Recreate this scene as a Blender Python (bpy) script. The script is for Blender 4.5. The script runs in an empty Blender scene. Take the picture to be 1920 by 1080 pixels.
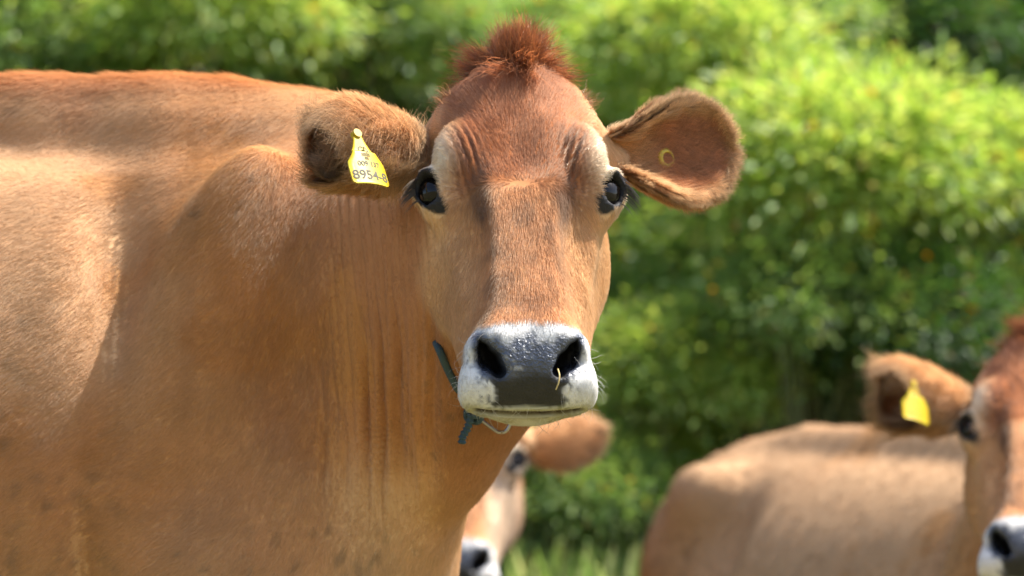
import bpy, math, random
import numpy as np
R = math.radians
rng = np.random.default_rng(7)
random.seed(7)
scn = bpy.context.scene

# ------------------------------------------------------------------ camera
CAM_Y, CAM_Z = -4.0, 1.05
cam_data = bpy.data.cameras.new('camera')
cam = bpy.data.objects.new('camera', cam_data)
scn.collection.objects.link(cam)
cam.location = (0, CAM_Y, CAM_Z)
cam.rotation_euler = (R(90), 0, 0)
cam_data.sensor_width = 36.0
cam_data.lens = 36.0 / 0.264
cam_data.clip_start = 0.1
cam_data.clip_end = 500
cam_data.dof.use_dof = True
cam_data.dof.focus_distance = 3.96
cam_data.dof.aperture_fstop = 5.2
cam_data.dof.aperture_blades = 9
scn.camera = cam

# ------------------------------------------------------------------ sky and sun
SUN_EL, SUN_AZ = 60.0, 74.0      # azimuth: 0 = from camera's far side (+Y), 90 = from the right (+X)
sdir = np.array([math.cos(R(SUN_EL)) * math.sin(R(SUN_AZ)),
                 math.cos(R(SUN_EL)) * math.cos(R(SUN_AZ)), math.sin(R(SUN_EL))])
world = bpy.data.worlds.new('World')
scn.world = world
world.use_nodes = True
wn = world.node_tree
sky = wn.nodes.new('ShaderNodeTexSky')
sky.sky_type = 'NISHITA'
sky.sun_disc = False
sky.sun_elevation = R(SUN_EL)
sky.sun_rotation = R(SUN_AZ)
sky.air_density = 1.0
sky.dust_density = 2.0
bgn = wn.nodes['Background']
bgn.inputs['Strength'].default_value = 0.15
wn.links.new(sky.outputs[0], bgn.inputs['Color'])
sun_d = bpy.data.lights.new('sun', 'SUN')
sun_d.energy = 4.6
sun_d.angle = R(0.7)
sun_d.color = (1.0, 0.965, 0.91)
sun = bpy.data.objects.new('sun', sun_d)
scn.collection.objects.link(sun)
from mathutils import Vector, Matrix
sun.rotation_euler = Vector(sdir).to_track_quat('Z', 'Y').to_euler()
scn.view_settings.view_transform = 'Standard'
scn.view_settings.look = 'None'
scn.view_settings.exposure = 1.4
scn.view_settings.gamma = 1.0
scn.cycles.use_denoising = True
scn.cycles.max_bounces = 8
scn.cycles.transparent_max_bounces = 8
scn.cycles.sample_clamp_indirect = 6
try:
    scn.cycles_curves.shape = 'RIBBONS'
    scn.cycles_curves.subdivisions = 2
except Exception:
    pass

# ------------------------------------------------------------------ helpers
def link(o, parent=None):
    scn.collection.objects.link(o)
    if parent is not None:
        o.parent = parent
        o.matrix_parent_inverse = Matrix.Translation(parent.location).inverted()
    return o

def mesh_obj(name, verts, faces, mat, parent=None, cols=None, smooth=True):
    me = bpy.data.meshes.new(name)
    verts = np.asarray(verts, np.float32)
    if isinstance(faces, np.ndarray):
        n = faces.shape[1]
        me.vertices.add(len(verts))
        me.vertices.foreach_set('co', verts.ravel())
        me.loops.add(faces.size)
        me.loops.foreach_set('vertex_index', faces.astype(np.int32).ravel())
        me.polygons.add(len(faces))
        me.polygons.foreach_set('loop_start', (np.arange(len(faces)) * n).astype(np.int32))
        me.update(calc_edges=True)
    else:
        me.from_pydata(verts.tolist(), [], faces)
        me.update()
    if smooth:
        me.polygons.foreach_set('use_smooth', np.ones(len(me.polygons), bool))
    if cols is not None:
        at = me.color_attributes.new('col', 'FLOAT_COLOR', 'POINT')
        c4 = np.ones((len(verts), 4), np.float32)
        c4[:, :cols.shape[1]] = cols
        at.data.foreach_set('color', c4.ravel())
    if mat is not None:
        me.materials.append(mat)
    o = bpy.data.objects.new(name, me)
    return link(o, parent)

def empty(name, loc, label=None, cat=None, group=None, kind=None):
    o = bpy.data.objects.new(name, None)
    o.location = loc
    o.empty_display_size = 0.1
    link(o)
    tag(o, label, cat, group, kind)
    return o

def tag(o, label=None, cat=None, group=None, kind=None):
    if label: o['label'] = label
    if cat: o['category'] = cat
    if group: o['group'] = group
    if kind: o['kind'] = kind
    return o

def nrm(a):
    a = np.asarray(a, float)
    return a / (np.linalg.norm(a, axis=-1, keepdims=True) + 1e-12)

def sstep(a, b, x):
    t = np.clip((x - a) / (b - a), 0, 1)
    return t * t * (3 - 2 * t)

def mixc(a, b, t):
    return a * (1 - t[:, None]) + np.asarray(b)[None, :] * t[:, None]

def _hash(ix, iy, iz, seed):
    h = (ix * 374761393 + iy * 668265263 + iz * 2147483647 + seed * 974711) & 0xffffffff
    h = ((h ^ (h >> 13)) * 1274126177) & 0xffffffff
    h = h ^ (h >> 16)
    return (h & 0xffff) / 65535.0

def vnoise(p, scale, seed=0):
    q = np.asarray(p, float) * scale + 100.0
    i = np.floor(q).astype(np.int64)
    f = q - i
    f = f * f * (3 - 2 * f)
    r = 0
    for dx in (0, 1):
        wx = f[:, 0] if dx else 1 - f[:, 0]
        for dy in (0, 1):
            wy = f[:, 1] if dy else 1 - f[:, 1]
            for dz in (0, 1):
                wz = f[:, 2] if dz else 1 - f[:, 2]
                r = r + wx * wy * wz * _hash(i[:, 0] + dx, i[:, 1] + dy, i[:, 2] + dz, seed)
    return r

def fbm(p, scale, seed=0, oct=3):
    r, a, s = 0, 0.5, 0
    for k in range(oct):
        r = r + a * vnoise(p, scale * 2 ** k, seed + k * 17)
        s += a
        a *= 0.5
    return r / s

# ------------------------------------------------------------------ materials
def new_mat(name):
    m = bpy.data.materials.new(name)
    m.use_nodes = True
    nt = m.node_tree
    return m, nt, nt.nodes['Principled BSDF']

def attr(nt, name):
    n = nt.nodes.new('ShaderNodeAttribute')
    n.attribute_name = name
    return n

def plain(name, col, rough=0.5, metal=0.0, spec=0.5, noise=None):
    m, nt, b = new_mat(name)
    b.inputs['Base Color'].default_value = (*col, 1)
    b.inputs['Roughness'].default_value = rough
    b.inputs['Metallic'].default_value = metal
    b.inputs['Specular IOR Level'].default_value = spec
    if noise:
        t = nt.nodes.new('ShaderNodeTexNoise')
        t.inputs['Scale'].default_value = noise[0]
        t.inputs['Detail'].default_value = 5
        bp = nt.nodes.new('ShaderNodeBump')
        bp.inputs['Strength'].default_value = noise[1]
        bp.inputs['Distance'].default_value = noise[2]
        tc = nt.nodes.new('ShaderNodeTexCoord')
        nt.links.new(tc.outputs['Object'], t.inputs['Vector'])
        nt.links.new(t.outputs['Fac'], bp.inputs['Height'])
        nt.links.new(bp.outputs['Normal'], b.inputs['Normal'])
        mx = nt.nodes.new('ShaderNodeMix')
        mx.data_type = 'RGBA'
        mx.blend_type = 'MULTIPLY'
        mx.inputs['Factor'].default_value = 0.5
        mx.inputs['A'].default_value = (*col, 1)
        nt.links.new(t.outputs['Color'], mx.inputs['B'])
        if len(noise) > 3:
            nt.links.new(mx.outputs['Result'], b.inputs['Base Color'])
    return m

def hide_material():
    # skin under the coat: colour from the coat pattern, wet gloss where alpha says bare skin
    m, nt, b = new_mat('cow_hide')
    a = attr(nt, 'col')
    nt.links.new(a.outputs['Color'], b.inputs['Base Color'])
    mr = nt.nodes.new('ShaderNodeMapRange')
    mr.inputs['From Min'].default_value = 0.0
    mr.inputs['From Max'].default_value = 1.0
    mr.inputs['To Min'].default_value = 0.26
    mr.inputs['To Max'].default_value = 0.85
    nt.links.new(a.outputs['Alpha'], mr.inputs['Value'])
    nt.links.new(mr.outputs['Result'], b.inputs['Roughness'])
    sp = nt.nodes.new('ShaderNodeMapRange')
    sp.inputs['To Min'].default_value = 0.6
    sp.inputs['To Max'].default_value = 0.05
    nt.links.new(a.outputs['Alpha'], sp.inputs['Value'])
    nt.links.new(sp.outputs['Result'], b.inputs['Specular IOR Level'])
    tc = nt.nodes.new('ShaderNodeTexCoord')
    vo = nt.nodes.new('ShaderNodeTexVoronoi')
    vo.inputs['Scale'].default_value = 260
    nz = nt.nodes.new('ShaderNodeTexNoise')
    nz.inputs['Scale'].default_value = 420
    nz.inputs['Detail'].default_value = 3
    nt.links.new(tc.outputs['Object'], vo.inputs['Vector'])
    nt.links.new(tc.outputs['Object'], nz.inputs['Vector'])
    ad = nt.nodes.new('ShaderNodeMath')
    ad.operation = 'MULTIPLY_ADD'
    ad.inputs[1].default_value = 0.6
    nt.links.new(vo.outputs['Distance'], ad.inputs[0])
    nt.links.new(nz.outputs['Fac'], ad.inputs[2])
    bp = nt.nodes.new('ShaderNodeBump')
    inv = nt.nodes.new('ShaderNodeMath')
    inv.operation = 'SUBTRACT'
    inv.inputs[0].default_value = 1.05
    nt.links.new(a.outputs['Alpha'], inv.inputs[1])
    nt.links.new(inv.outputs[0], bp.inputs['Strength'])
    bp.inputs['Distance'].default_value = 0.0014
    nt.links.new(ad.outputs[0], bp.inputs['Height'])
    nt.links.new(bp.outputs['Normal'], b.inputs['Normal'])
    return m

def fur_material(name, gloss=0.085, hairmix=0.22):
    # strands: diffuse on the skin's normal, plus a little hair scattering and sheen
    m, nt, b = new_mat(name)
    nt.nodes.remove(b)
    out = nt.nodes['Material Output']
    a = attr(nt, 'col')
    n = attr(nt, 'nrm')
    d = nt.nodes.new('ShaderNodeBsdfDiffuse')
    nt.links.new(a.outputs['Color'], d.inputs['Color'])
    nt.links.new(n.outputs['Vector'], d.inputs['Normal'])
    tr = nt.nodes.new('ShaderNodeBsdfTranslucent')
    nt.links.new(a.outputs['Color'], tr.inputs['Color'])
    m1 = nt.nodes.new('ShaderNodeMixShader')
    m1.inputs[0].default_value = hairmix
    nt.links.new(d.outputs[0], m1.inputs[1])
    nt.links.new(tr.outputs[0], m1.inputs[2])
    h = nt.nodes.new('ShaderNodeBsdfHair')
    h.component = 'Reflection'
    h.inputs['RoughnessU'].default_value = 0.35
    h.inputs['RoughnessV'].default_value = 0.8
    h.inputs['Color'].default_value = (0.95, 0.80, 0.62, 1)
    m2 = nt.nodes.new('ShaderNodeMixShader')
    m2.inputs[0].default_value = gloss
    nt.links.new(m1.outputs[0], m2.inputs[1])
    nt.links.new(h.outputs[0], m2.inputs[2])
    nt.links.new(m2.outputs[0], out.inputs['Surface'])
    return m

M_HIDE = hide_material()
M_FUR = fur_material('cow_fur')
M_EYE, _nt, _b = new_mat('eyeball')
_b.inputs['Base Color'].default_value = (0.006, 0.004, 0.003, 1)
_b.inputs['Roughness'].default_value = 0.04
_b.inputs['Specular IOR Level'].default_value = 0.26
M_TAG = plain('tag_plastic', (0.55, 0.40, 0.012), 0.42, spec=0.4, noise=(130, 0.2, 0.0005, 1))
M_INK = plain('tag_ink', (0.05, 0.04, 0.02), 0.7)
M_ROPE = plain('rope_fibre', (0.025, 0.05, 0.06), 0.8, noise=(500, 0.8, 0.001))
M_STEEL = plain('steel', (0.35, 0.33, 0.31), 0.3, metal=1.0)
M_STRAW = plain('straw', (0.45, 0.33, 0.12), 0.6)

# ------------------------------------------------------------------ signed distance tools
def smin(a, b, k):
    h = np.clip(0.5 + 0.5 * (b - a) / k, 0, 1)
    return b + (a - b) * h - k * h * (1 - h)

def smax(a, b, k):
    return -smin(-a, -b, k)

def ell(p, c, r):
    q = p - np.asarray(c)
    r = np.asarray(r, float)
    k0 = np.sqrt(((q / r) ** 2).sum(1)) + 1e-9
    k1 = np.sqrt(((q / r ** 2) ** 2).sum(1)) + 1e-9
    return k0 * (k0 - 1) / k1

def ellr(p, c, r, rot):
    q = (p - np.asarray(c)) @ rot
    return ell(q, (0, 0, 0), r)

def rcone(p, a, b, ra, rb):
    a = np.asarray(a, float); b = np.asarray(b, float)
    ab = b - a
    t = np.clip(((p - a) @ ab) / (ab @ ab), 0, 1)
    return np.linalg.norm(p - a - t[:, None] * ab, axis=1) - (ra + (rb - ra) * t)

def chain(p, pts, rad, k):
    d = None
    for i in range(len(pts) - 1):
        e = rcone(p, pts[i], pts[i + 1], rad[i], rad[i + 1])
        d = e if d is None else smin(d, e, k)
    return d

def crom(xs, ys, m=160):
    # smooth table of a profile
    xs = np.asarray(xs, float); ys = np.asarray(ys, float)
    if xs[0] > xs[-1]:
        xs, ys = xs[::-1], ys[::-1]
    h = np.diff(xs); dl = np.diff(ys) / h
    mm = np.zeros_like(ys)
    mm[1:-1] = np.where(dl[:-1] * dl[1:] > 0, 2 * dl[:-1] * dl[1:] / (dl[:-1] + dl[1:] + 1e-12), 0) * 0.5 + (dl[:-1] + dl[1:]) * 0.25
    mm[0], mm[-1] = dl[0], dl[-1]
    X = np.linspace(xs[0], xs[-1], m)
    j = np.clip(np.searchsorted(xs, X, 'right') - 1, 0, len(xs) - 2)
    t = (X - xs[j]) / h[j]
    Y = ((2 * t ** 3 - 3 * t ** 2 + 1) * ys[j] + (t ** 3 - 2 * t ** 2 + t) * h[j] * mm[j]
         + (-2 * t ** 3 + 3 * t ** 2) * ys[j + 1] + (t ** 3 - t ** 2) * h[j] * mm[j + 1])
    return X, Y

class Loft:
    def __init__(s, vs, a, top, bot, n, cap):
        s.A = crom(vs, a); s.T = crom(vs, top); s.B = crom(vs, bot)
        s.n = n; s.cap = cap; s.lo = min(vs); s.hi = max(vs)
    def __call__(s, u, v, w):
        A = np.interp(v, *s.A); T = np.interp(v, *s.T); B = np.interp(v, *s.B)
        c = (T + B) / 2; b = (T - B) / 2
        n = s.n
        q = ((np.abs(u) / A) ** n + (np.abs(w - c) / b) ** n + 1e-12) ** (1 / n)
        d = (q - 1) * np.minimum(A, b)
        dv = np.maximum(v - s.hi, s.lo - v)
        return smax(d, dv, s.cap)

def surface_net(f, lo, hi, h, keep=None, blk=8, slack=1.7):
    lo = np.asarray(lo, float); hi = np.asarray(hi, float)
    nb = np.ceil((hi - lo) / (h * blk)).astype(int)
    n = nb * blk
    bi = np.stack(np.meshgrid(*[np.arange(k) for k in nb], indexing='ij'), -1).reshape(-1, 3)
    bc = lo + (bi + 0.5) * blk * h
    d = f(bc)
    act = bi[np.abs(d) < blk * h * 0.87 * slack + h * 2]
    V = np.full(n + 1, np.nan, np.float32)
    g = np.stack(np.meshgrid(*[np.arange(blk + 1)] * 3, indexing='ij'), -1).reshape(-1, 3)
    for c0 in range(0, len(act), 600):
        idx = (act[c0:c0 + 600, None, :] * blk + g[None]).reshape(-1, 3)
        V[idx[:, 0], idx[:, 1], idx[:, 2]] = f(lo + idx * h)
    g = np.stack(np.meshgrid(*[np.arange(blk)] * 3, indexing='ij'), -1).reshape(-1, 3)
    cells = (act[:, None, :] * blk + g[None]).reshape(-1, 3)
    corners = np.array([[i, j, k] for i in (0, 1) for j in (0, 1) for k in (0, 1)])
    cv = np.stack([V[cells[:, 0] + c[0], cells[:, 1] + c[1], cells[:, 2] + c[2]] for c in corners], 1)
    ok = np.isfinite(cv).all(1)
    mn, mx = np.where(ok, cv.min(1), 1), np.where(ok, cv.max(1), 1)
    sel = ok & (mn < 0) & (mx >= 0)
    if keep is not None:
        sel &= keep(lo + (cells + 0.5) * h)
    cells = cells[sel]; cv = cv[sel]
    acc = np.zeros((len(cells), 3)); cnt = np.zeros(len(cells))
    for a in range(8):
        for b in range(a + 1, 8):
            if np.abs(corners[a] - corners[b]).sum() != 1:
                continue
            va, vb = cv[:, a], cv[:, b]
            cr = (va < 0) != (vb < 0)
            t = np.where(cr, va / np.where(cr, va - vb, 1), 0)
            pt = corners[a] + t[:, None] * (corners[b] - corners[a])
            acc += np.where(cr[:, None], pt, 0); cnt += cr
    verts = lo + (cells + acc / cnt[:, None]) * h
    ID = np.full(n + 1, -1, np.int64)
    ID[cells[:, 0], cells[:, 1], cells[:, 2]] = np.arange(len(cells))
    faces = []
    for ax in range(3):
        b, c = (ax + 1) % 3, (ax + 2) % 3
        e = np.zeros(3, int); e[ax] = 1
        v0 = V[cells[:, 0], cells[:, 1], cells[:, 2]]
        v1 = V[cells[:, 0] + e[0], cells[:, 1] + e[1], cells[:, 2] + e[2]]
        cr = ((v0 < 0) != (v1 < 0)) & (cells[:, b] > 0) & (cells[:, c] > 0)
        q = cells[cr]
        eb = np.zeros(3, int); eb[b] = 1
        ec = np.zeros(3, int); ec[c] = 1
        ids = [ID[tuple((q - o).T)] for o in (0 * e, eb, eb + ec, ec)]
        F = np.stack(ids, 1)
        flip = v0[cr] < 0
        F = np.where(flip[:, None], F, F[:, ::-1])
        faces.append(F[(F >= 0).all(1)])
    F = np.concatenate(faces)
    used = np.zeros(len(verts), bool); used[F.ravel()] = True
    remap = np.cumsum(used) - 1
    return verts[used], remap[F]

def grad(f, p, e=0.0008, f0=None):
    g = np.zeros_like(p)
    f0 = f(p) if f0 is None else f0
    for k in range(3):
        o = np.zeros(3); o[k] = e
        g[:, k] = (f(p + o) - f0) / e
    return g

def project(f, p, it=2, lim=0.006):
    for _ in range(it):
        d = f(p); g = grad(f, p, f0=d)
        st = (d / ((g * g).sum(1) + 1e-6))
        st = np.clip(st, -lim, lim)
        p = p - st[:, None] * g
    return p

def vnormals(v, f):
    a = v[f[:, 2]] - v[f[:, 0]]; b = v[f[:, 3]] - v[f[:, 1]]
    fn = np.cross(a, b)
    n = np.zeros_like(v)
    for k in range(4):
        for c in range(3):
            n[:, c] += np.bincount(f[:, k], fn[:, c], len(v))
    return nrm(n)

# ------------------------------------------------------------------ cow head (u right, v towards poll, w out of the face)
L_SKULL = Loft([.175, .15, .12, .06, .0, -.06, -.12, -.17, -.205, -.235],
               [.046, .060, .072, .079, .073, .058, .052, .052, .056, .050],
               [-.03, -.010, .000, .003, .000, -.006, -.010, -.013, -.022, -.050],
               [-.10, -.12, -.14, -.15, -.15, -.14, -.12, -.105, -.092, -.085], 2.9, 0.03)
L_JAW = Loft([.09, .04, -.016, -.064, -.106, -.15, -.19],
             [.070, .088, .096, .087, .074, .062, .050],
             [-.045, -.045, -.045, -.048, -.050, -.052, -.055],
             [-.17, -.20, -.20, -.18, -.155, -.14, -.125], 2.3, 0.03)
L_MUZ = Loft([-.155, -.175, -.20, -.222, -.236], [.050, .057, .0640, .0645, .054],
             [-.018, -.016, -.022, -.036, -.054], [-.09, -.093, -.094, -.092, -.085], 2.5, .026)
EYE_C = np.array([.0860, .030, -.0455])
EYE_R = 0.0205
EYE_D = nrm(np.array([.56, -.30, .77]))
_up = np.array([.50, .86, .05])
EYE_L = nrm(np.cross(EYE_D, np.cross(_up, EYE_D)))
EYE_S = np.cross(EYE_D, EYE_L)       # across the lid opening

def eye_coords(q):
    d = q - EYE_C
    return d @ EYE_L, d @ EYE_S, d @ EYE_D

def stamp(q, c, s, amp):
    x = (q - np.asarray(c)) / np.asarray(s)
    return amp * np.exp(-(x * x).sum(1))

# nostril outline in the plane of the nose: (u, t) with t up across the nose
NOS = [(.0300, -.1850), (.0370, -.1735), (.0445, -.1625), (.0500, -.1545)]
NOS_R = [.0060, .0062, .0042, .0018]

def nostril2d(u, v, w):
    t = v * .788 + w * .616
    q = np.stack([np.abs(u), t, 0 * t], 1)
    return chain(q, [(a, b, 0) for a, b in NOS], NOS_R, .006), v * -.616 + w * .788

def mouth_plane(v, w):
    return (v + .215) * .50 + (w + .0800) * .866

def head_sdf(p):
    q = p.copy(); q[:, 0] = np.abs(q[:, 0])
    u, v, w = q.T
    d = L_SKULL(u, v, w)
    d = smin(d, L_JAW(u, v, w), .03)
    d = smin(d, ell(q, (.079, .030, -.046), (.029, .035, .031)), .022)
    d = smin(d, ell(q, (.066, .062, -.018), (.024, .034, .021)), .020)
    d = smin(d, ell(q, (.0, .158, -.045), (.056, .030, .042)), .03)
    d = smin(d, ell(q, (.052, .140, -.070), (.024, .035, .032)), .025)
    d = smin(d, rcone(q, (.040, .135, -.060), (.099, .116, -.096), .034, .023), .030)
    # muzzle
    d = smin(d, L_MUZ(u, v, w), .02)
    d = smin(d, ell(q, (0, -.200, -.090), (.045, .033, .019)), .012)
    # modelling stamps (positive amp = outwards)
    d = d - stamp(q, (.030, -.172, -.014), (.026, .02, .03), .004)
    d = d + stamp(q, (.054, -.05, -.020), (.020, .06, .030), .019)      # hollow below the eye
    d = d - stamp(q, (.076, -.030, -.056), (.014, .035, .016), .005)      # cheek ridge
    d = d - stamp(q, (.066, -.085, -.052), (.014, .035, .016), .005)
    d = d + stamp(q, (.082, -.060, -.095), (.02, .05, .03), .005)
    d = d + stamp(q, (.0, .045, .005), (.028, .045, .03), .010)         # dish of the forehead
    d = d - stamp(q, (.036, -.06, -.006), (.011, .07, .02), .006)
    d = d + stamp(q, (.090, .075, -.055), (.02, .028, .03), .016)       # temple hollow
    d = d + stamp(q, (.0, -.212, -.030), (.010, .03, .03), .0015)
    # nostrils
    n2, cdep = nostril2d(u, v, w)
    dep = .093 - cdep
    ns = smax(n2 + np.clip(dep, -.01, .04) * .12, .060 - cdep, .004)
    d = smax(d, -ns, .005)
    tt = v * .788 + w * .616
    mzf = sstep(-.15, -.17, v) * sstep(-.10, -.08, w)
    d = d + .0065 * np.exp(-((u - .050) / .011) ** 2 - ((tt + .178) / .017) ** 2) * mzf      # sloping outer wall
    d = d - .0030 * np.exp(-((u - .058) / .008) ** 2 - ((tt + .160) / .014) ** 2) * mzf
    d = d - stamp(q, (.036, -.180, -.022), (.014, .010, .02), .003)
    # mouth
    ml = np.abs(mouth_plane(v, w))
    inm = sstep(.062, .05, u) * sstep(-.195, -.205, v)
    d = d + .005 * np.exp(-(ml / .0025) ** 2) * inm
    # eye opening and lids
    a, s, e = eye_coords(q)
    rr = np.sqrt((a / .0185) ** 2 + (s / .0160) ** 2)
    front = sstep(-.004, .008, e)
    ring = np.exp(-((rr - 1.12) / .30) ** 2) * front
    d = d - ring * (.0010 + .0050 * sstep(-.002, .016, a))
    hole = ell(np.stack([a + .0012, s, e - .020], 1), (0, 0, 0), (.0158, .0140, .0190))
    d = smax(d, -hole, .004)
    # folds over the brow
    fold = np.sin((u * .85 - v * .25) * 900) * np.exp(-((u - .055) / .016) ** 2 - ((v - .055) / .03) ** 2) * sstep(-.05, -.02, w)
    d = d + .0024 * fold
    return d

# ------------------------------------------------------------------ cow body (x forward, y side, z up, origin on the ground below the withers)
B_MAIN = Loft([-1.36, -1.28, -1.08, -.80, -.48, -.18, .06, .17, .24, .29],
              [.10, .17, .23, .285, .315, .262, .185, .15, .11, .06],
              [1.12, 1.19, 1.225, 1.22, 1.225, 1.225, 1.20, 1.14, 1.04, .96],
              [.86, .74, .62, .52, .48, .53, .56, .58, .60, .64], 1.95, .06)

def body_sdf(p, ridge=1.0):
    q = p.copy(); q[:, 1] = np.abs(q[:, 1])
    x, y, z = q.T
    d = B_MAIN(y, x, z)
    sh = np.array([0, 0, .028 * (1 - ridge)])
    d = smin(d, chain(q + sh, [(-1.25, 0, 1.19), (-.95, 0, 1.25), (-.45, 0, 1.262), (-.25, 0, 1.268), (-.10, 0, 1.270), (.03, 0, 1.256), (.16, 0, 1.195)],
                      [.03, .03, .025, .022, .022, .022, .03], .005), .035)
    d = smin(d, chain(q, [(-1.2, 0, 1.16), (-.95, 0, 1.20), (-.45, 0, 1.225), (-.2, 0, 1.225), (-.05, 0, 1.21), (.16, 0, 1.17)],
                      [.04, .04, .042, .042, .042, .04], .03), .05)
    sc = np.array([[.95, 0, .30], [0, 1, 0], [-.30, 0, .95]])
    d = smin(d, ellr(q, (.012, .195, .99), (.075, .055, .22), sc), .075)                     # shoulder blade
    d = smin(d, ell(q, (.10, .180, .74), (.10, .07, .15)), .08)                           # point of the shoulder
    d = smin(d, ell(q, (-1.02, .20, 1.13), (.07, .05, .05)), .10)                          # hip bone
    d = smin(d, ell(q, (-1.12, .15, .86), (.20, .10, .28)), .08)                           # thigh
    d = smin(d, chain(q, [(.02, .17, .72), (.0, .15, .42), (.03, .14, .36), (.02, .14, .12), (.05, .14, .03)],
                      [.095, .058, .046, .033, .045], .04), .06)
    d = smin(d, chain(q, [(-1.12, .16, .74), (-1.02, .16, .55), (-1.20, .16, .40), (-1.17, .16, .12), (-1.14, .16, .03)],
                      [.13, .085, .045, .035, .047], .04), .06)
    d = smin(d, ell(q, (-.88, .05, .50), (.17, .12, .10)), .05)                            # udder
    d = smin(d, chain(q, [(-1.34, 0, 1.16), (-1.41, 0, 1.05), (-1.42, 0, .70), (-1.41, 0, .45)], [.035, .026, .016, .03], .03), .03)
    # relief: hollow behind the shoulder blade, below the spine, ribs, elbow fold
    d = d + stamp(q, (-.085, .22, 1.07), (.034, .12, .14), .032)
    d = d + stamp(q * np.array([0, 1, 1]), (0, .095, 1.215), (1, .045, .030), .016 * ridge)
    d = d + stamp(q, (-.118 , .24, .70), (.016, .10, .13), .010)
    d = d + stamp(q, (.125, .20, 1.0), (.045, .10, .15), .026)
    d = d + stamp(q, (-.86, .25, 1.04), (.08, .12, .10), .045)      # flank hollow before the hip
    rib = np.cos((x + .18 * (z - .9)) * 2 * math.pi / .085)
    d = d - .0016 * rib * sstep(-.22, -.32, x) * sstep(-.95, -.8, x) * sstep(.6, .7, z) * sstep(1.15, 1.05, z)
    return np.maximum(d, .004 - z)

# ------------------------------------------------------------------ fur
def sample_faces(v, f, n, weight):
    tri = np.concatenate([f[:, [0, 1, 2]], f[:, [0, 2, 3]]])
    a, b, c = v[tri[:, 0]], v[tri[:, 1]], v[tri[:, 2]]
    ar = 0.5 * np.linalg.norm(np.cross(b - a, c - a), axis=1) * weight[tri].mean(1)
    cum = np.cumsum(ar)
    k = np.searchsorted(cum, rng.random(n) * cum[-1])
    k = np.clip(k, 0, len(tri) - 1)
    r1 = np.sqrt(rng.random(n)); r2 = rng.random(n)
    w = np.stack([1 - r1, r1 * (1 - r2), r1 * r2], 1)
    return tri[k], w

def interp(tri, w, arr):
    if arr.ndim == 1:
        return (arr[tri] * w).sum(1)
    return (arr[tri] * w[:, :, None]).sum(1)

def fur(name, root, nor, flow, length, rad, col, parent, lift=0.5, wild=0.25, K=5, curl=0.0, clump=60, mat=None, droop=0.0):
    n = len(root)
    fl = flow - (flow * nor).sum(1)[:, None] * nor
    fl = nrm(fl)
    side = np.cross(nor, fl)
    cl = (vnoise(root, clump, 3) - .5) * 2.2 * wild + rng.normal(0, wild * .45, n)
    lf = lift * (0.7 + .6 * vnoise(root, clump * .8, 9)) + rng.normal(0, .10, n)
    lf = np.clip(lf, .08, 2.5) if np.isscalar(lift) else np.clip(lf, .08, 3)
    dirn = nrm(fl + side * cl[:, None])
    t = np.linspace(0, 1, K)
    L = length * rng.uniform(.7, 1.15, n)
    ph = rng.random(n) * 6.28
    P = np.zeros((n, K, 3), np.float32)
    hv = nrm(dirn + nor * lf[:, None])
    for k in range(K):
        tk = t[k]
        c = (L * tk)[:, None] * (hv * (1 - .45 * tk) + nrm(dirn + nor * .12) * .45 * tk)
        c = c + side * (curl * L * np.sin(ph + tk * 5) * tk)[:, None]
        c[:, 2] -= droop * L * tk * tk
        P[:, k] = root - nor * .0006 + c
    hc = bpy.data.hair_curves.new(name)
    hc.add_curves([K] * n)
    hc.attributes['position'].data.foreach_set('vector', P.ravel())
    rr = np.outer(rad * rng.uniform(.7, 1.3, n), (1 - .85 * t ** 1.5)).astype(np.float32)
    ra = hc.attributes.get('radius') or hc.attributes.new('radius', 'FLOAT', 'POINT')
    ra.data.foreach_set('value', rr.ravel())
    c4 = np.ones((n, 4), np.float32)
    c4[:, :3] = np.clip(col, 0, 1)
    ca = hc.attributes.new('col', 'FLOAT_COLOR', 'CURVE')
    ca.data.foreach_set('color', c4.ravel())
    # strand normal: skin normal leaned slightly along the strand
    nn = nrm(nor + .10 * (P[:, -1] - P[:, 0]) / (L[:, None] + 1e-6) + rng.normal(0, .10, (n, 3))).astype(np.float32)
    na = hc.attributes.new('nrm', 'FLOAT_VECTOR', 'CURVE')
    na.data.foreach_set('vector', nn.ravel())
    hc.materials.append(mat or M_FUR)
    o = bpy.data.objects.new(name, hc)
    return link(o, parent)

# ------------------------------------------------------------------ coat colours (linear base colours)
TAN = np.array([.61, .335, .150]); PALE = np.array([.72, .47, .265]); RED = np.array([.30, .088, .026])
FORE = np.array([.32, .100, .033]); WHITE = np.array([.72, .70, .66]); SLATE = np.array([.045, .050, .066])
BLACK = np.array([.012, .011, .012]); DKBR = np.array([.11, .055, .035]); EYEW = np.array([.76, .64, .47])

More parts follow.
